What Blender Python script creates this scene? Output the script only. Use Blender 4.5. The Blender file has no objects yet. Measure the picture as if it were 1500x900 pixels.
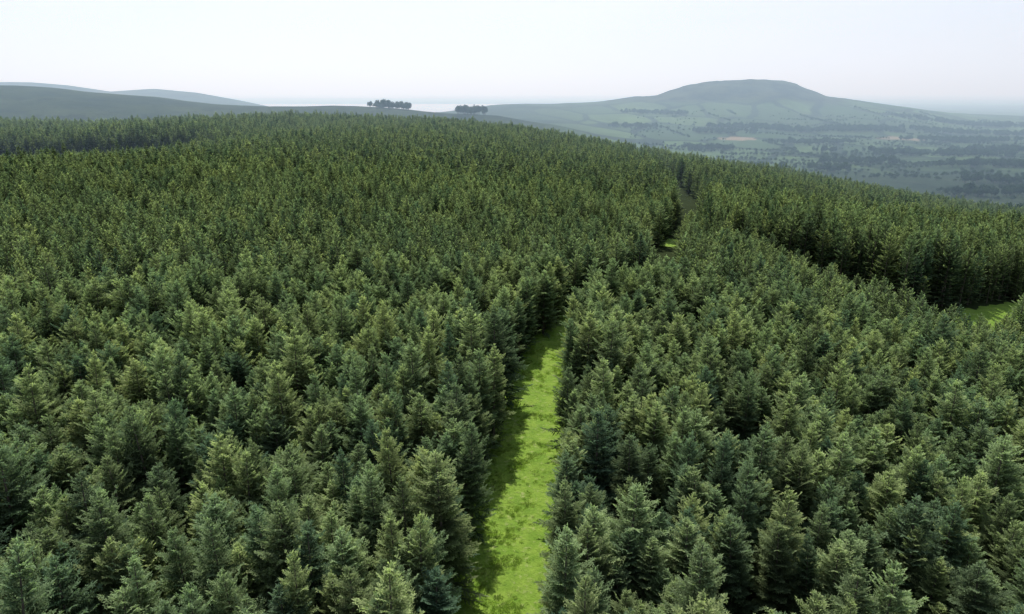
import bpy, math, random
import numpy as np
from mathutils import Vector
R = math.radians
rng = np.random.default_rng(7)
scene = bpy.context.scene

# ------------------------------------------------------------------ noise
def _hash(ix, iy, seed):
    n = (ix.astype(np.int64)*374761393 + iy.astype(np.int64)*668265263 + seed*1442695041) & 0xFFFFFFFF
    n = ((n ^ (n >> 13)) * 1274126177) & 0xFFFFFFFF
    n = n ^ (n >> 16)
    return (n & 0xFFFF)/65535.0
def vnoise(x, y, seed=0):
    ix = np.floor(x); iy = np.floor(y); fx = x-ix; fy = y-iy
    fx = fx*fx*(3-2*fx); fy = fy*fy*(3-2*fy)
    a=_hash(ix,iy,seed); b=_hash(ix+1,iy,seed); c=_hash(ix,iy+1,seed); d=_hash(ix+1,iy+1,seed)
    return (a*(1-fx)+b*fx)*(1-fy)+(c*(1-fx)+d*fx)*fy
def fbm(x, y, sc, oct=4, seed=0):
    v=0; a=1; t=0
    for o in range(oct):
        v = v + a*(vnoise(x/sc+17.3*o, y/sc-9.1*o, seed+o)-.5); t+=a; a*=.5; sc*=.5
    return v/t*2
def sstep(a,b,x):
    t=np.clip((x-a)/(b-a),0,1); return t*t*(3-2*t)

# ------------------------------------------------------------------ terrain
HILL_T=[-.25,-.10,-.029,.029,.096,.1437,.17,.2008,.238,.260,.285,.332,.380,.395,.4095,.4396,.508,.577,.646,.724,.9,1.3]
HILL_Z=[-80,-60,-36,-24,-10,8,20,26,62,73,81,89,83,76,60,30,4,-22,-48,-58,-66,-80]
R1_T=[-2,-.9,-.72,-.65,-.58,-.50,-.42,-.34,-.25,-.18,-.1,-.02,.06,.2]
R1_Z=[60,62,59,54,45,35,23,17,18,13,6,0,-22,-80]
R2_T=[-1.5,-.9,-.75,-.67,-.62,-.56,-.5,-.44,-.385,-.32,-.25]
R2_Z=[40,60,88,86,72,44,56,40,6,-40,-82]
def terrain(X, Y):
    X=np.asarray(X,float); Y=np.asarray(Y,float)
    P=np.interp(X,[-900,-326,-159,-60,15,105,187,285,500,900],[12,5,12.5,11,5,-6,-18,-34,-62,-80])
    Q=np.interp(X,[-600,-150,0,15,98,285,600],[8,4,0,-.3,-8,-30,-65])
    z=Q+(P-Q)*sstep(60,470,Y)
    z=z+4.5*fbm(X,Y,120,2,5)*sstep(80,240,np.abs(Y))
    z=z-5*sstep(-110,-220,X)*sstep(230,330,Y)*(1-sstep(395,430,Y))
    z=z-2.5*np.exp(-((X-95)/40)**2-((Y-130)/28)**2)+2.5*np.exp(-((X-130)/70)**2-((Y-215)/45)**2)
    Ys=np.maximum(Y,1.0); t=X/Ys
    V=np.interp(t,[-.6,-.25,0,.12,.3],[-25,-28,-45,-70,-82])
    V=V+(-82-V)*sstep(2200,3600,Y)
    rough=fbm(X,Y,420,5,21)
    far=V+rough*9*(1-sstep(3500,6000,Y))
    h=np.interp(t,R1_T,R1_Z)
    far=far+np.maximum(h-V,0)*np.exp(-((Y-1400)/380)**2)
    h=np.interp(t,R2_T,R2_Z)+3*fbm(X,Y,300,3,8)
    far=np.maximum(far, V+(h-V)*np.exp(-((Y-3400)/650)**2))
    h=np.interp(t,HILL_T,HILL_Z)
    w=sstep(-20,70,h)
    d=np.abs(Y-2800)
    f=(.45*w)*np.exp(-(d/330)**2)+(1-.45*w)*np.exp(-(d/760)**2)
    rid=1-np.abs(fbm(X,Y,260,4,33))*2
    far=far+np.maximum(h+82,0)*f + rough*3*np.exp(-(d/900)**2)+(6*fbm(X,Y,60,3,3)+16*(rid-.6)*sstep(20,200,d))*np.exp(-(d/600)**2)*w
    lb=sstep(4000,4400,Y)*(1-sstep(7600,8300,Y))*sstep(-.55,-.42,t)*(1-sstep(.08,.16,t))
    far=far-14*lb
    far=far+ sstep(8000,14000,Y)*(20+25*fbm(X,Y,3000,3,44))
    yc=np.interp(X,[-500,-150,50,150,300,700],[560,600,560,500,440,420])
    k=sstep(yc,yc+np.interp(X,[0,300],[420,420]),Y)
    z=z*(1-k)+far*k
    return z

def attr_float(me,name,vals):
    a=me.attributes.new(name,'FLOAT','POINT'); a.data.foreach_set('value',np.asarray(vals,np.float32))
def fast_mesh(me,V,F):
    V=np.asarray(V,np.float32); F=np.asarray(F,np.int32); n=F.shape[1]
    me.vertices.add(len(V)); me.vertices.foreach_set('co',V.ravel())
    me.loops.add(F.size); me.loops.foreach_set('vertex_index',F.ravel())
    me.polygons.add(len(F)); me.polygons.foreach_set('loop_start',np.arange(0,F.size,n,dtype=np.int32))
    me.update(calc_edges=True)
def grid_mesh(name,Vx,nr,nc,mat,smooth=True,wrap=False):
    me=bpy.data.meshes.new(name)
    i=np.arange(nr*nc).reshape(nr,nc)
    F=np.stack([i[:-1,:-1],i[:-1,1:],i[1:,1:],i[1:,:-1]],-1).reshape(-1,4)
    if wrap:
        G=np.stack([i[:-1,-1],i[:-1,0],i[1:,0],i[1:,-1]],-1).reshape(-1,4); F=np.vstack([F,G])
    fast_mesh(me,Vx,F)
    if smooth: me.polygons.foreach_set('use_smooth',np.ones(len(F),bool))
    me.materials.append(mat)
    ob=bpy.data.objects.new(name,me); scene.collection.objects.link(ob)
    return ob

# ------------------------------------------------------------------ materials helpers
class NT:
    def __init__(s,name):
        s.m=bpy.data.materials.new(name); s.m.use_nodes=True; s.t=s.m.node_tree; s.t.nodes.clear()
        s.out=s.n('ShaderNodeOutputMaterial')
    def n(s,typ,**kw):
        nd=s.t.nodes.new(typ)
        for k,v in kw.items(): setattr(nd,k,v)
        return nd
    def l(s,a,b): s.t.links.new(a,b)
    def mix(s,fac,a,b,mode='MIX'):
        nd=s.n('ShaderNodeMix',data_type='RGBA',blend_type=mode)
        for sock,v in ((nd.inputs[0],fac),(nd.inputs[6],a),(nd.inputs[7],b)):
            if hasattr(v,'is_output'): s.l(v,sock)
            elif isinstance(v,(int,float)): sock.default_value=v
            else: sock.default_value=(*v,1)
        return nd.outputs[2]
    def noise(s,vec,scale,detail=4,rough=.55):
        nd=s.n('ShaderNodeTexNoise'); nd.inputs['Scale'].default_value=scale; nd.inputs['Detail'].default_value=detail
        nd.inputs['Roughness'].default_value=rough
        if vec: s.l(vec,nd.inputs['Vector'])
        return nd.outputs[0]
    def ramp(s,f,a,b):
        nd=s.n('ShaderNodeMapRange'); nd.inputs[1].default_value=a; nd.inputs[2].default_value=b; s.l(f,nd.inputs[0]); return nd.outputs[0]
    def attr(s,name):
        nd=s.n('ShaderNodeAttribute'); nd.attribute_name=name; return nd.outputs['Fac']
    def math(s,op,a,b):
        nd=s.n('ShaderNodeMath',operation=op)
        for sock,v in ((nd.inputs[0],a),(nd.inputs[1],b)):
            if hasattr(v,'is_output'): s.l(v,sock)
            else: sock.default_value=v
        return nd.outputs[0]

def foliage(name,inner,tipA,tipB,trans=.32,stand=(.15,.19,.055),dark=(.6,.6,.66)):
    t=NT(name)
    oi=t.n('ShaderNodeObjectInfo')
    tip=t.attr('tip')
    rnd=oi.outputs['Random']
    c=t.mix(rnd,tipA,tipB)
    wn=t.n('ShaderNodeTexWhiteNoise',noise_dimensions='1D'); t.l(rnd,wn.inputs['W'])
    c=t.mix(t.math('MULTIPLY',wn.outputs[0],.35),c,stand)
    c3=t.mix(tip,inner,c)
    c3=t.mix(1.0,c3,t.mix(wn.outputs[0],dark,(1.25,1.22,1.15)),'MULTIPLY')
    p=t.n('ShaderNodeBsdfDiffuse'); t.l(c3,p.inputs['Color'])
    tr=t.n('ShaderNodeBsdfTranslucent'); t.l(t.mix(1.0,c3,(1.2,1.35,.85),'MULTIPLY'),tr.inputs[0])
    mx=t.n('ShaderNodeMixShader'); mx.inputs[0].default_value=trans
    t.l(p.outputs[0],mx.inputs[1]); t.l(tr.outputs[0],mx.inputs[2]); t.l(mx.outputs[0],t.out.inputs[0])
    return t.m
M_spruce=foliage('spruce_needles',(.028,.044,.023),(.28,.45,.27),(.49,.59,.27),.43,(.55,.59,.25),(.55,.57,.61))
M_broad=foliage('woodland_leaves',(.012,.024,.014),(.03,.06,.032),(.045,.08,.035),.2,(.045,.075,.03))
t=NT('spruce_bark'); p=t.n('ShaderNodeBsdfPrincipled'); g=t.n('ShaderNodeNewGeometry')
t.l(t.mix(t.noise(g.outputs['Position'],6),(.05,.04,.032),(.13,.105,.085)),p.inputs['Base Color']); p.inputs['Roughness'].default_value=.9
t.l(p.outputs[0],t.out.inputs[0]); M_bark=t.m

# ------------------------------------------------------------------ spruce generator
def blades(B,D,L,W,tip,roll,rng):
    n=len(B); up=np.tile([0,0,1.0],(n,1))
    S=np.cross(D,up); S/= (np.linalg.norm(S,axis=1,keepdims=True)+1e-6)
    N=np.cross(S,D)
    a=rng.normal(0,roll,n)[:,None]
    S2=S*np.cos(a)+N*np.sin(a); N2=np.cross(S2,D)
    L=L[:,None]; W=W[:,None]
    v0=B; v2=B+D*L - np.array([0,0,1.0])*L*.06
    m=B+D*L*.45
    v1=m+S2*W*.5+N2*W*.12; v3=m-S2*W*.5+N2*W*.12
    V=np.stack([v0,v1,v2,v3],1).reshape(-1,3)
    T=np.stack([tip*.75,tip,np.clip(tip*1.25,0,1),tip],1).reshape(-1)
    return V,T
def make_spruce(name,seed,H=13.0,detail=2,Rm=2.0,mat=None):
    r=np.random.default_rng(seed)
    Bs=[];Ds=[];Ls=[];Ws=[];Ts=[]
    z=H-.55; k=0
    lean=r.normal(0,.012,2)
    zmin=1.0 if detail>0 else 2.0
    while z>zmin:
        dtop=H-z
        Rz=Rm*(1-math.exp(-max(dtop-.3,.05)/3.4))*(1+.12*r.normal())+.08
        nb=int(r.integers(5,8)) if dtop>1 else int(r.integers(3,6))
        if dtop>8.5: nb=5
        a0=r.uniform(0,6.28)
        for b in range(nb):
            az=a0+b*2*math.pi/nb+r.normal(0,.25)
            L=Rz*max(.4,1+.27*r.normal())
            if r.random()<.08: continue
            el=math.radians(np.interp(dtop,[0,1,4,9,13],[62,45,20,-2,-14]))+r.normal(0,.13)
            hd=np.array([math.cos(az),math.sin(az),0]); sd=np.array([-hd[1],hd[0],0])
            zz=z+r.uniform(-.18,.18)
            def pos(s): 
                return np.array([lean[0]*zz,lean[1]*zz,zz])+hd*L*s+np.array([0,0,1])*L*(math.tan(el)*s -.22*s+ .30*s*s)
            fine = detail>=2 and dtop<9
            ns=max(4,int(L/(.17 if fine else .30)))
            if detail==0: ns=3
            for j in range(ns):
                s=.12+.88*(j+.5)/ns
                p0=pos(s); tan=pos(min(s+.05,1.05))-pos(s-.05); tan/=np.linalg.norm(tan)
                w0=.13 if fine else (.22 if detail else .34)
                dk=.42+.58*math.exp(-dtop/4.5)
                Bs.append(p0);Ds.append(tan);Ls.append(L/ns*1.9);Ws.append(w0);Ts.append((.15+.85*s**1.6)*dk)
                for sgn in (-1,1):
                    if not fine and r.random()<.12: continue
                    ln=(.40*L*(1-s)**.8+.14)*r.uniform(.75,1.2)*(1.3 if detail==0 else 1)
                    d=tan*math.cos(.95)+sd*sgn*math.sin(.95)+np.array([0,0,r.normal(-.12,.22)])
                    d/=np.linalg.norm(d)
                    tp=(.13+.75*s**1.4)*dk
                    Bs.append(p0);Ds.append(d);Ls.append(ln);Ws.append(.11 if fine else (.20 if detail else .34));Ts.append(tp)
                    if fine:
                        m=max(1,int(ln/.17))
                        for q in range(m):
                            f=(q+.6)/m
                            pb=p0+d*ln*f
                            for s2 in (-1,1):
                                dd=d*.72+ (tan*.6*s2) + np.array([0,0,r.normal(.02,.3)]) ; dd/=np.linalg.norm(dd)
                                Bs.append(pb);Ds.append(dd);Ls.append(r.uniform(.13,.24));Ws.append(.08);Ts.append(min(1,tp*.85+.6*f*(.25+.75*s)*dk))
        z-=(.40 if detail>=2 else .46 if detail else .6)*r.uniform(.8,1.2)*(1 if dtop<8 else 1.4)
        k+=1
    for q in range(8):
        Bs.append(np.array([lean[0]*H,lean[1]*H,H-.75+.1*q]));d=np.array([r.normal(0,.3),r.normal(0,.3),1]);Ds.append(d/np.linalg.norm(d));Ls.append(.32);Ws.append(.09 if detail==2 else .15);Ts.append(.95)
    V,T=blades(np.array(Bs),np.array(Ds),np.array(Ls),np.array(Ws),np.array(Ts),.55,r)
    F=np.arange(len(V)).reshape(-1,4)
    ns=7 if detail==2 else 4; hs=np.array([-.3,1.5,5,9,H-.6,H-.05]); rs=np.array([.2,.16,.12,.075,.025,.008])
    TV=[]
    for h,rr in zip(hs,rs):
        for q in range(ns):
            a=q/ns*6.283; TV.append([lean[0]*h+rr*math.cos(a),lean[1]*h+rr*math.sin(a),h])
    TF=[]; o=len(V)
    for i in range(len(hs)-1):
        for q in range(ns):
            TF.append([o+i*ns+q,o+i*ns+(q+1)%ns,o+(i+1)*ns+(q+1)%ns,o+(i+1)*ns+q])
    nf=len(F)
    V=np.vstack([V,TV]);F=np.vstack([F,TF]);T=np.concatenate([T,np.zeros(len(TV))])
    me=bpy.data.meshes.new(name); fast_mesh(me,V,F)
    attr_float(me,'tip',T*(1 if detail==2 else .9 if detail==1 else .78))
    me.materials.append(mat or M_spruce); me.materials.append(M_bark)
    mi=np.zeros(len(F),np.int32); mi[nf:]=1; me.polygons.foreach_set('material_index',mi)
    return me
def make_broad(name,seed,detail=500):
    r=np.random.default_rng(seed)
    n=detail; C=r.normal(0,1,(9,3)); C/=np.linalg.norm(C,axis=1,keepdims=True); C=C*np.array([2.2,2.2,1.7])*.8+np.array([0,0,5.5])
    c=C[r.integers(0,9,n)]; u=r.normal(0,1,(n,3)); u/=np.linalg.norm(u,axis=1,keepdims=True)
    B=c+u*r.uniform(1.0,1.9,(n,1)); D=u+r.normal(0,.5,(n,3)); D/=np.linalg.norm(D,axis=1,keepdims=True)
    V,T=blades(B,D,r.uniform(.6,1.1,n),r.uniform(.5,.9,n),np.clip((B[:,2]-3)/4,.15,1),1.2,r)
    F=np.arange(len(V)).reshape(-1,4); nf=len(F); o=len(V); TV=[];TF=[]
    for h,rr in ((-.3,.3),(3,.2),(6,.06)):
        for q in range(6): TV.append([rr*math.cos(q*1.047),rr*math.sin(q*1.047),h])
    for i in range(2):
        for q in range(6): TF.append([o+i*6+q,o+i*6+(q+1)%6,o+i*6+6+(q+1)%6,o+i*6+6+q])
    V=np.vstack([V,TV]);F=np.vstack([F,TF]);T=np.concatenate([T,np.zeros(len(TV))])
    me=bpy.data.meshes.new(name); fast_mesh(me,V,F); attr_float(me,'tip',T)
    me.materials.append(M_broad); me.materials.append(M_bark)
    mi=np.zeros(len(F),np.int32); mi[nf:]=1; me.polygons.foreach_set('material_index',mi)
    return me

def coll_of(name,meshes):
    c=bpy.data.collections.new(name)
    for i,me in enumerate(meshes):
        ob=bpy.data.objects.new('%s_v%02d'%(name,i),me); c.objects.link(ob)
    return c
def scatter(name,P,rot,scl,idx,coll,tilt=None):
    me=bpy.data.meshes.new(name); me.vertices.add(len(P)); me.vertices.foreach_set('co',np.asarray(P,np.float32).ravel()); me.update()
    a=me.attributes.new('vidx','INT','POINT'); a.data.foreach_set('value',np.asarray(idx,np.int32))
    sv=me.attributes.new('sclv','FLOAT_VECTOR','POINT')
    wid=scl**.6*rng.uniform(.78,1.2,len(scl)); sv.data.foreach_set('vector',np.stack([wid,wid,scl],1).astype(np.float32).ravel())
    rv=me.attributes.new('rotv','FLOAT_VECTOR','POINT')
    n=len(P); rv.data.foreach_set('vector',np.stack([rng.normal(0,.035,n),rng.normal(0,.035,n),rot],1).astype(np.float32).ravel())
    ob=bpy.data.objects.new(name,me); scene.collection.objects.link(ob)
    ng=bpy.data.node_groups.new(name+'_gn','GeometryNodeTree')
    ng.interface.new_socket('Geometry',in_out='INPUT',socket_type='NodeSocketGeometry')
    ng.interface.new_socket('Geometry',in_out='OUTPUT',socket_type='NodeSocketGeometry')
    N=ng.nodes.new; gi=N('NodeGroupInput'); go=N('NodeGroupOutput')
    ip=N('GeometryNodeInstanceOnPoints'); ci=N('GeometryNodeCollectionInfo')
    ci.inputs['Collection'].default_value=coll; ci.inputs['Separate Children'].default_value=True; ci.inputs['Reset Children'].default_value=True
    def na(nm,dt):
        q=N('GeometryNodeInputNamedAttribute'); q.data_type=dt; q.inputs['Name'].default_value=nm; return q.outputs['Attribute']
    L=ng.links.new
    L(gi.outputs[0],ip.inputs['Points']); L(ci.outputs[0],ip.inputs['Instance']); ip.inputs['Pick Instance'].default_value=True
    L(na('vidx','INT'),ip.inputs['Instance Index']); L(na('sclv','FLOAT_VECTOR'),ip.inputs['Scale'])
    e=N('FunctionNodeEulerToRotation'); L(na('rotv','FLOAT_VECTOR'),e.inputs[0]); L(e.outputs[0],ip.inputs['Rotation'])
    L(ip.outputs[0],go.inputs[0])
    md=ob.modifiers.new('scatter','NODES'); md.node_group=ng
    return ob

# ------------------------------------------------------------------ rides (firebreaks)
RIDE=np.array([(-8.6,-20),(-4.0,20),(-.7,50.5),(3.1,85),(6.9,114),(15,134),(36,156),(45,200),(66,246),(78,305),(85,400),(90,480),(98,560)],float)
RIDE_W=np.array([4.6,4.6,4.6,4.4,4.2,4.0,4.4,4.0,5.8,6.2,6.2,5.5,4])
RIDE2=np.array([(72,196),(77,186),(86,169),(98,151),(122,161),(150,178),(200,209),(280,250)],float)
RIDE2_W=np.array([2.5,5,9,11.5,11.5,9,6,4])
RIDE3=np.array([(-700,400),(-330,390),(-190,412)],float)
def pdist(X,Y,pl,W):
    d=np.full(X.shape,1e9)
    for i in range(len(pl)-1):
        (x0,y0),(x1,y1)=pl[i],pl[i+1]
        dx,dy=x1-x0,y1-y0; t=np.clip(((X-x0)*dx+(Y-y0)*dy)/(dx*dx+dy*dy),0,1)
        d=np.minimum(d,np.hypot(X-x0-t*dx,Y-y0-t*dy)-(W[i]+(W[i+1]-W[i])*t))
    return d

# ------------------------------------------------------------------ ground
t=NT('ground_land'); g=t.n('ShaderNodeNewGeometry'); pos=g.outputs['Position']
mp=t.n('ShaderNodeMapping'); mp.inputs['Scale'].default_value=(1,.7,0); mp.inputs['Rotation'].default_value=(0,0,.5); t.l(pos,mp.inputs[0])
wob=t.n('ShaderNodeTexNoise'); wob.inputs['Scale'].default_value=.004; wob.inputs['Detail'].default_value=3; t.l(mp.outputs[0],wob.inputs['Vector'])
vm=t.n('ShaderNodeVectorMath',operation='MULTIPLY_ADD'); t.l(wob.outputs[1],vm.inputs[0]); vm.inputs[1].default_value=(120,120,0); t.l(mp.outputs[0],vm.inputs[2])
vo=t.n('ShaderNodeTexVoronoi'); vo.inputs['Scale'].default_value=.0055; t.l(vm.outputs[0],vo.inputs['Vector'])
ve=t.n('ShaderNodeTexVoronoi',feature='DISTANCE_TO_EDGE'); ve.inputs['Scale'].default_value=.0055; t.l(vm.outputs[0],ve.inputs['Vector'])
sep=t.n('ShaderNodeSeparateColor'); t.l(vo.outputs['Color'],sep.inputs[0])
field=t.mix(sep.outputs[0],(.035,.065,.028),(.085,.135,.05))
field=t.mix(t.math('MULTIPLY',t.ramp(t.noise(pos,.012,6,.7),.42,.62),.6),field,(.035,.055,.026))
hedge=t.ramp(ve.outputs[0],.06,.035)
field=t.mix(t.math('MULTIPLY',hedge,.9),field,(.009,.018,.011))
moor=t.mix(t.ramp(t.noise(pos,.006,6,.65),.38,.62),(.010,.022,.014),(.034,.048,.022))
moor=t.mix(t.ramp(t.noise(pos,.03,5,.7),.52,.66),moor,(.008,.014,.010))
rock=t.mix(t.ramp(t.noise(pos,.012,6,.7),.42,.58),(.006,.009,.007),(.040,.046,.022))
c=t.mix(t.attr('fields'),moor,field)
c=t.mix(t.attr('crag'),c,rock)
c=t.mix(t.attr('tan'),c,(.19,.15,.10))
scrub=t.ramp(t.noise(pos,.02,5,.7),.48,.56)
c=t.mix(t.math('MULTIPLY',scrub,t.attr('scrub')),c,(.02,.035,.018))
c=t.mix(t.attr('floor'),c,t.mix(t.noise(pos,1.5),(.014,.024,.008),(.035,.048,.015)))
p=t.n('ShaderNodeBsdfPrincipled'); t.l(c,p.inputs['Base Color']); p.inputs['Roughness'].default_value=.95; p.inputs['Specular IOR Level'].default_value=.05
bp=t.n('ShaderNodeBump'); bp.inputs['Strength'].default_value=.9; bp.inputs['Distance'].default_value=7; t.l(t.noise(pos,.03,7,.65),bp.inputs['Height']); t.l(bp.outputs[0],p.inputs['Normal'])
t.l(p.outputs[0],t.out.inputs[0]); M_ground=t.m

az=np.concatenate([np.linspace(-50,50,560,endpoint=False),np.linspace(50,310,60,endpoint=False)])
az=np.radians(az); rr=[1.0]
while rr[-1]<27000: rr.append(rr[-1]*1.0135+.15)
rr=np.array(rr); A,RR=np.meshgrid(az,rr); X=RR*np.sin(A); Y=RR*np.cos(A); Z=terrain(X,Y)
back=sstep(0,-600,Y); Z=Z*(1-back)-20*back
V=np.stack([X,Y,Z],-1).reshape(-1,3)
ground=grid_mesh('ground',V,len(rr),len(az),M_ground,wrap=True)
x,y,z=V.T; tt=x/np.maximum(y,1)
yc=np.interp(x,[-500,-150,50,150,300,700],[600,640,610,560,500,470])
def ell(cx,cy,rx,ry): return np.clip(1.6-1.6*((x-cx)/rx)**2-1.6*((y-cy)/ry)**2+.5*fbm(x,y,60,2,9),0,1)
hz=np.exp(-((y-2800)/700)**2)*sstep(0,24,z+16*fbm(x,y,150,3,12))
attr_float(ground.data,'floor',(1-sstep(yc,yc+30,y))*(y>-200))
attr_float(ground.data,'crag',np.clip(hz*1.4,0,1))
fl=sstep(-.05,.2,tt)*sstep(1000,1300,y); fl=np.maximum(fl,sstep(6000,9000,y)); fl=fl*(1-.9*hz)
attr_float(ground.data,'fields',np.clip(fl*(1-sstep(.3,.7,fbm(x,y,700,3,61)*1+.35)*.35),0,1))
attr_float(ground.data,'tan',sstep(.4,.6,np.maximum(ell(560,1750,60,40),ell(1000,1800,80,40))))
attr_float(ground.data,'scrub',sstep(.3,.5,tt)*(1-sstep(1300,1900,y)))

# ------------------------------------------------------------------ loch
t=NT('loch_water'); p=t.n('ShaderNodeBsdfPrincipled'); p.inputs['Base Color'].default_value=(.05,.08,.09,1); p.inputs['Roughness'].default_value=.12
g=t.n('ShaderNodeNewGeometry'); bp=t.n('ShaderNodeBump'); bp.inputs['Strength'].default_value=.15; t.l(t.noise(g.outputs['Position'],.3,3),bp.inputs['Height']); t.l(bp.outputs[0],p.inputs['Normal']); t.l(p.outputs[0],t.out.inputs[0])
me=bpy.data.meshes.new('loch')
lv=[(-.58*3900,3900,-86),(.18*3900,3900,-86),(.18*8300,8300,-86),(-.58*8300,8300,-86)]
me.from_pydata(lv,[],[(0,1,2,3)]); me.materials.append(t.m)
ob=bpy.data.objects.new('loch',me); scene.collection.objects.link(ob)

# ------------------------------------------------------------------ grass ride
t=NT('ride_grass'); g=t.n('ShaderNodeNewGeometry'); pos=g.outputs['Position']
c=t.mix(t.ramp(t.noise(pos,.4,6,.7),.38,.62),(.14,.25,.026),(.22,.33,.045))
c=t.mix(t.ramp(t.noise(pos,1.1,5,.75),.55,.70),c,(.32,.36,.13))
c=t.mix(t.math('MULTIPLY',t.ramp(t.noise(pos,2.4,6,.8),.54,.64),.6),c,(.06,.12,.018))
p=t.n('ShaderNodeBsdfPrincipled'); t.l(c,p.inputs['Base Color']); p.inputs['Roughness'].default_value=.85; p.inputs['Specular IOR Level'].default_value=.15
bp=t.n('ShaderNodeBump'); bp.inputs['Distance'].default_value=.3; t.l(t.noise(pos,2.2,6,.7),bp.inputs['Height']); t.l(bp.outputs[0],p.inputs['Normal'])
t.l(p.outputs[0],t.out.inputs[0]); M_grass=t.m
def strip(name,pl,hw,y0=-100,y1=9999,step=.6,lift=.08):
    seg=np.hypot(*np.diff(pl,axis=0).T); cum=np.concatenate([[0],np.cumsum(seg)])
    s=np.arange(0,cum[-1],step); px=np.interp(s,cum,pl[:,0]); py=np.interp(s,cum,pl[:,1])
    k=np.ones(21)/21; px2=np.convolve(np.pad(px,10,'edge'),k,'valid'); py2=np.convolve(np.pad(py,10,'edge'),k,'valid')
    tx=np.gradient(px2); ty=np.gradient(py2); ln=np.hypot(tx,ty); nx=ty/ln; ny=-tx/ln
    kk=(py2>y0)&(py2<y1); px2,py2,nx,ny=px2[kk],py2[kk],nx[kk],ny[kk]
    o=np.linspace(-hw,hw,int(hw*2/.6)+1)
    X=px2[:,None]+nx[:,None]*o; Y=py2[:,None]+ny[:,None]*o
    Z=terrain(X,Y)+lift+.2*fbm(X,Y,2.6,3,31)+.12-.25*(np.abs(o)/hw)**4
    return grid_mesh(name,np.stack([X,Y,Z],-1).reshape(-1,3),len(px2),len(o),M_grass)
strip('grass_ride',RIDE,6.0,-15,136)
strip('grass_ride',RIDE,5.0,212,228)
strip('grass_ride',RIDE2,10.0)

def make_tuft(name,seed):
    r=np.random.default_rng(seed); n=30
    a=r.uniform(0,6.28,n); rad=r.uniform(0,.2,n)
    B=np.stack([np.cos(a)*rad,np.sin(a)*rad,np.full(n,-.03)],1)
    D=np.stack([np.cos(a)*r.uniform(.3,1.2,n),np.sin(a)*r.uniform(.3,1.2,n),np.ones(n)],1); D/=np.linalg.norm(D,axis=1,keepdims=True)
    V,T=blades(B,D,r.uniform(.1,.26,n),np.full(n,.05),r.uniform(.5,1,n),.6,r)
    me=bpy.data.meshes.new(name); fast_mesh(me,V,np.arange(len(V)).reshape(-1,4)); attr_float(me,'tip',T); me.materials.append(M_tuft); return me
M_tuft=foliage('grass_blades',(.14,.25,.03),(.26,.42,.05),(.42,.50,.16),.4,(.34,.44,.09))
tc=coll_of('grass_tuft',[make_tuft('grass_tuft%d'%i,i) for i in range(4)])
n=12000; Yt=rng.uniform(30,125,n); Xt=np.interp(Yt,RIDE[:,1],RIDE[:,0])+rng.uniform(-5.4,5.4,n)
keep=(fbm(Xt,Yt,1.6,2,71)>rng.normal(.1,.25,n)); Xt=Xt[keep];Yt=Yt[keep]; n=len(Xt)
scatter('grass_tufts',np.stack([Xt,Yt,terrain(Xt,Yt)+.14],1),rng.uniform(0,6.28,n),rng.uniform(.6,1.4,n),rng.integers(0,4,n),tc)

# ------------------------------------------------------------------ forest
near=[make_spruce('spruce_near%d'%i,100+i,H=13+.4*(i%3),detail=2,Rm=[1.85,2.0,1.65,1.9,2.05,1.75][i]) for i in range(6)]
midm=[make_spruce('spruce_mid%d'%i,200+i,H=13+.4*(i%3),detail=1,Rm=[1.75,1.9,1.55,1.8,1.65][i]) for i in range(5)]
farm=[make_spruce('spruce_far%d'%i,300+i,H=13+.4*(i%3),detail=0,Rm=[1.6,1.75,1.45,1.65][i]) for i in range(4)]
C_near=coll_of('spruce_detail',near); C_mid=coll_of('spruce_plain',midm); C_far=coll_of('spruce_simple',farm)
sp=2.6; hd=R(9)
gx=np.arange(-760,760,sp); gy=np.arange(-100,780,sp); GX,GY=np.meshgrid(gx,gy)
GX=GX.ravel()+rng.normal(0,.55,GX.size); GY=GY.ravel()+rng.normal(0,.65,GY.size)
X=GX*math.cos(hd)+GY*math.sin(hd); Y=-GX*math.sin(hd)+GY*math.cos(hd)
yc=np.interp(X,[-500,-150,50,150,300,700],[600,640,610,560,500,470])+25*fbm(X,Y,60,2,90)
k=(Y>14)&(np.abs(X)<30+.86*Y)&(Y<yc)
X=X[k];Y=Y[k]
edge=.3*rng.normal(0,1,len(X))
k=(pdist(X,Y,RIDE,RIDE_W)>edge)&(pdist(X,Y,RIDE2,RIDE2_W)>2*edge)&(pdist(X,Y,RIDE3,[18,16,5])>2*edge)
hole=fbm(X,Y,14,2,55)
k&=~((hole>.50)&(rng.random(len(X))<.85)); k&=(rng.random(len(X))>.045)
X=X[k];Y=Y[k]; Z=terrain(X,Y)-.05; n=len(X)
S=(.95+.14*fbm(X,Y,60,3,77)+rng.normal(0,.12,n)); S=np.clip(S,.6,1.28)
S=np.where(rng.random(n)<.12,S*.72,S)
r2y=np.interp(X,RIDE2[:,0],RIDE2[:,1]); nb=(X>60)&(X<280)
S=S*(1+.28*(nb&(Y>r2y))*(1-sstep(40,110,Y-r2y)))
S=S*(1-.2*((X>60)&(X<112)&(Y<r2y))*(1-sstep(25,60,r2y-Y)))
r3y=np.interp(X,RIDE3[:,0],RIDE3[:,1]); lf=sstep(-150,-200,X)
S=S*(1+.25*lf*(Y>r3y)-.22*lf*(Y<r3y)*sstep(290,330,Y))
rot=rng.uniform(0,6.28,n)
d=np.hypot(X,Y)
isn=d<135
far_=d>270
ind=(Y>30)&(Y<42)&(np.abs(X)<15)
def put(m,nv,C): scatter('spruce_forest',np.stack([X,Y,Z],1)[m],rot[m],S[m],rng.integers(0,nv,m.sum()),C)
put(isn&~ind,6,C_near); put(~isn&~far_,5,C_mid); put(far_,4,C_far)
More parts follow.
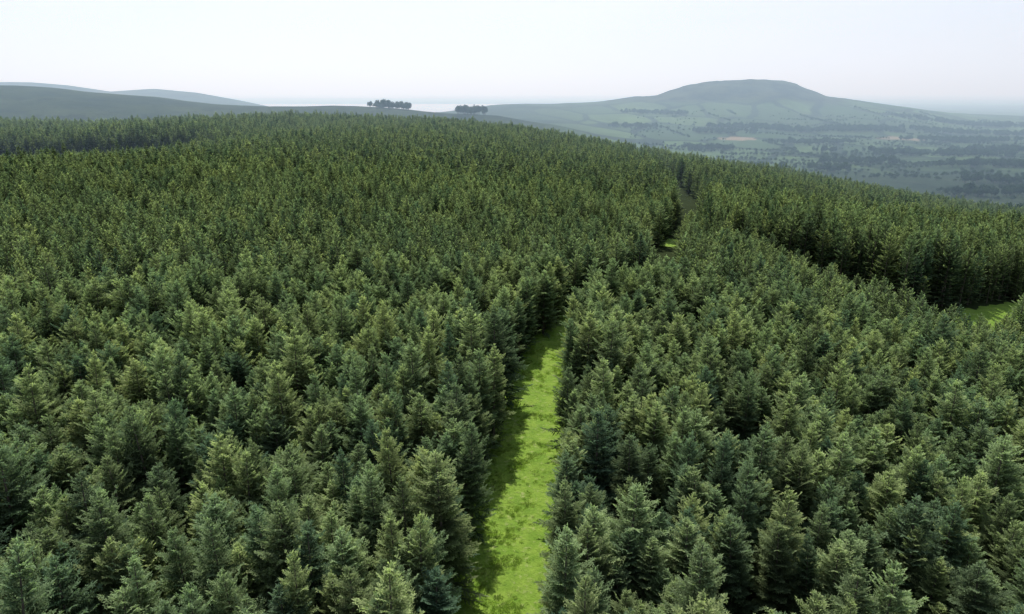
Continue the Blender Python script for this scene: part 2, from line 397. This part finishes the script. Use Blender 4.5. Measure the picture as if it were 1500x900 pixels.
print('TREES',n,'near',isn.sum(),'ind',ind.sum(),'faces',len(near[0].polygons),len(midm[0].polygons),len(farm[0].polygons))
for i in np.where(ind)[0]:
    ob=bpy.data.objects.new('spruce_tree',near[i%6]); ob.location=(X[i],Y[i],Z[i]); ob.rotation_euler=(0,0,rot[i]); ob.scale=(S[i],S[i],S[i]); scene.collection.objects.link(ob)

# ------------------------------------------------------------------ distant woods
broad=[make_broad('broad%d'%i,i) for i in range(4)]
C_b=coll_of('woodland_tree',broad)
PX=[];PY=[];SS=[]
def wood(cx,cy,rx,ry,spc=8,s=1.5,ang=0):
    nn=int(math.pi*rx*ry/spc/spc); a=rng.uniform(0,6.28,nn); q=np.sqrt(rng.random(nn))
    u=rx*q*np.cos(a); v=ry*q*np.sin(a)
    X=cx+u*math.cos(ang)-v*math.sin(ang); Y=cy+u*math.sin(ang)+v*math.cos(ang)
    k=fbm(X,Y,60,2,13)>-.35; PX.extend(X[k]);PY.extend(Y[k]);SS.extend(rng.normal(s,.2*s,k.sum()))
for a in [(820,1950,280,45),(560,1850,90,25),(800,1430,220,34),(1080,1500,130,30),(640,1250,90,20),(900,1200,160,22),(1150,1750,180,30),(420,1500,60,22),
          (700,1650,110,16),(1300,2000,200,30),(500,1150,60,22),(760,1000,110,24),(620,880,70,22),(1000,1000,90,30),(1250,1250,120,30),(460,2250,120,20),(1500,2300,250,35),(330,1900,80,18)]:
    wood(*a,spc=8,s=1.4,ang=rng.normal(-.05,.1))
wood(-235,1400,34,18,6,1.5); wood(-265,1400,20,12,6,1.2); wood(-75,1400,34,16,5,1.7)
wood(430,560,30,20,6,1.3);wood(470,610,50,24,6,1.3);wood(400,640,25,14,7,1.2)
for q in range(80):
    hy=rng.uniform(900,2500); hx=rng.uniform(.15,.9)*hy
    if hy>2250 and hx/hy<.5: continue
    L=rng.uniform(80,260); an=rng.choice([.15,1.7,-.3])+rng.normal(0,.15); m=int(L/7); s_=np.linspace(0,L,m)
    PX.extend(hx+s_*math.cos(an)+rng.normal(0,1.5,m)); PY.extend(hy+s_*math.sin(an)+rng.normal(0,1.5,m)); SS.extend(rng.uniform(.5,1.0,m))
nn=3800; Yh=rng.uniform(600,2300,nn); th=rng.uniform(.15,.95,nn); Xh=th*Yh; kk=(fbm(Xh,Yh,120,3,19)>.08)
PX.extend(Xh[kk]);PY.extend(Yh[kk]);SS.extend(rng.uniform(.35,.8,kk.sum()))
PX=np.array(PX);PY=np.array(PY);SS=np.clip(np.array(SS),.35,2.5)
scatter('distant_woodland',np.stack([PX,PY,terrain(PX,PY)],1),rng.uniform(0,6.28,len(PX)),SS,rng.integers(0,4,len(PX)),C_b)

# ------------------------------------------------------------------ haze (real volume: scattering + added glow standing in for multiple scattering)
t=NT('haze_air'); vs=t.n('ShaderNodeVolumeScatter'); vs.inputs['Color'].default_value=(.62,.84,1,1); dens=.00026; vs.inputs['Density'].default_value=dens; vs.inputs['Anisotropy'].default_value=.4
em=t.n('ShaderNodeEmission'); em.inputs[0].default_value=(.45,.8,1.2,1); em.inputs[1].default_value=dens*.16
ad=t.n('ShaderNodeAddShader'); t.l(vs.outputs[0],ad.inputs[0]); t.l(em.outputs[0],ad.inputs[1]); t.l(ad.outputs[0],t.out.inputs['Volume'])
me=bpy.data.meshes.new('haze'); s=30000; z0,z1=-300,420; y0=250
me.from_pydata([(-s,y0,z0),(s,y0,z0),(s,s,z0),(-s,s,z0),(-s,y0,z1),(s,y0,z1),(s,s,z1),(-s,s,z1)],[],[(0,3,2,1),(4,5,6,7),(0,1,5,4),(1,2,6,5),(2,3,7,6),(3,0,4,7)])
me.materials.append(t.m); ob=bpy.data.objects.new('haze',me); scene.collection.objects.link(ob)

# ------------------------------------------------------------------ light
EL=R(57); AZ=R(-13)   # azimuth from +Y, negative = left
w=bpy.data.worlds.new('World'); scene.world=w; w.use_nodes=True; nt=w.node_tree; nt.nodes.clear()
o=nt.nodes.new('ShaderNodeOutputWorld'); bg=nt.nodes.new('ShaderNodeBackground'); sk=nt.nodes.new('ShaderNodeTexSky'); sk.sky_type='NISHITA'; sk.sun_disc=False
sk.sun_elevation=EL; sk.sun_rotation=AZ; sk.dust_density=1.5; sk.air_density=1; sk.ozone_density=1
bg.inputs[1].default_value=.15
LK=nt.links.new
tc_=nt.nodes.new('ShaderNodeTexCoord'); mp=nt.nodes.new('ShaderNodeMapping'); mp.inputs['Scale'].default_value=(1,1,6); nz=nt.nodes.new('ShaderNodeTexNoise'); nz.inputs['Scale'].default_value=2.6; nz.inputs['Detail'].default_value=5
LK(tc_.outputs['Generated'],mp.inputs[0]); LK(mp.outputs[0],nz.inputs['Vector'])
mr=nt.nodes.new('ShaderNodeMapRange'); mr.inputs[1].default_value=.35; mr.inputs[2].default_value=.7; mr.inputs[3].default_value=.75; mr.inputs[4].default_value=.95; LK(nz.outputs[0],mr.inputs[0])
sx=nt.nodes.new('ShaderNodeSeparateXYZ'); LK(tc_.outputs['Generated'],sx.inputs[0])
el=nt.nodes.new('ShaderNodeMapRange'); el.inputs[1].default_value=.16; el.inputs[2].default_value=.7; el.inputs[3].default_value=1; el.inputs[4].default_value=.2; LK(sx.outputs[2],el.inputs[0])
mu=nt.nodes.new('ShaderNodeMath'); mu.operation='MULTIPLY'; LK(mr.outputs[0],mu.inputs[0]); LK(el.outputs[0],mu.inputs[1])
vc=nt.nodes.new('ShaderNodeMix'); vc.data_type='RGBA'; LK(mr.outputs[0],vc.inputs[0]); vc.inputs[6].default_value=(3.2,3.6,4.6,1); vc.inputs[7].default_value=(6.1,6.25,7.1,1)
mx=nt.nodes.new('ShaderNodeMix'); mx.data_type='RGBA'; LK(mu.outputs[0],mx.inputs[0]); LK(sk.outputs[0],mx.inputs[6]); LK(vc.outputs[2],mx.inputs[7])
LK(mx.outputs[2],bg.inputs[0]); LK(bg.outputs[0],o.inputs[0])
ld=bpy.data.lights.new('sun','SUN'); ld.energy=5; ld.angle=R(.5); ld.color=(1,.97,.91)
lo=bpy.data.objects.new('sun',ld); scene.collection.objects.link(lo)
dv=Vector((math.sin(AZ)*math.cos(EL),math.cos(AZ)*math.cos(EL),math.sin(EL)))
lo.rotation_euler=dv.to_track_quat('Z','Y').to_euler(); lo.location=(0,0,200)

# ------------------------------------------------------------------ camera
cd=bpy.data.cameras.new('camera'); cd.lens=24; cd.sensor_width=36; cd.clip_end=60000; cd.clip_start=.5
co=bpy.data.objects.new('camera',cd); co.location=(0,0,45); co.rotation_euler=(R(90-17.5),0,0); scene.collection.objects.link(co); scene.camera=co
scene.view_settings.view_transform='Standard'; scene.view_settings.look='None'; scene.view_settings.exposure=0
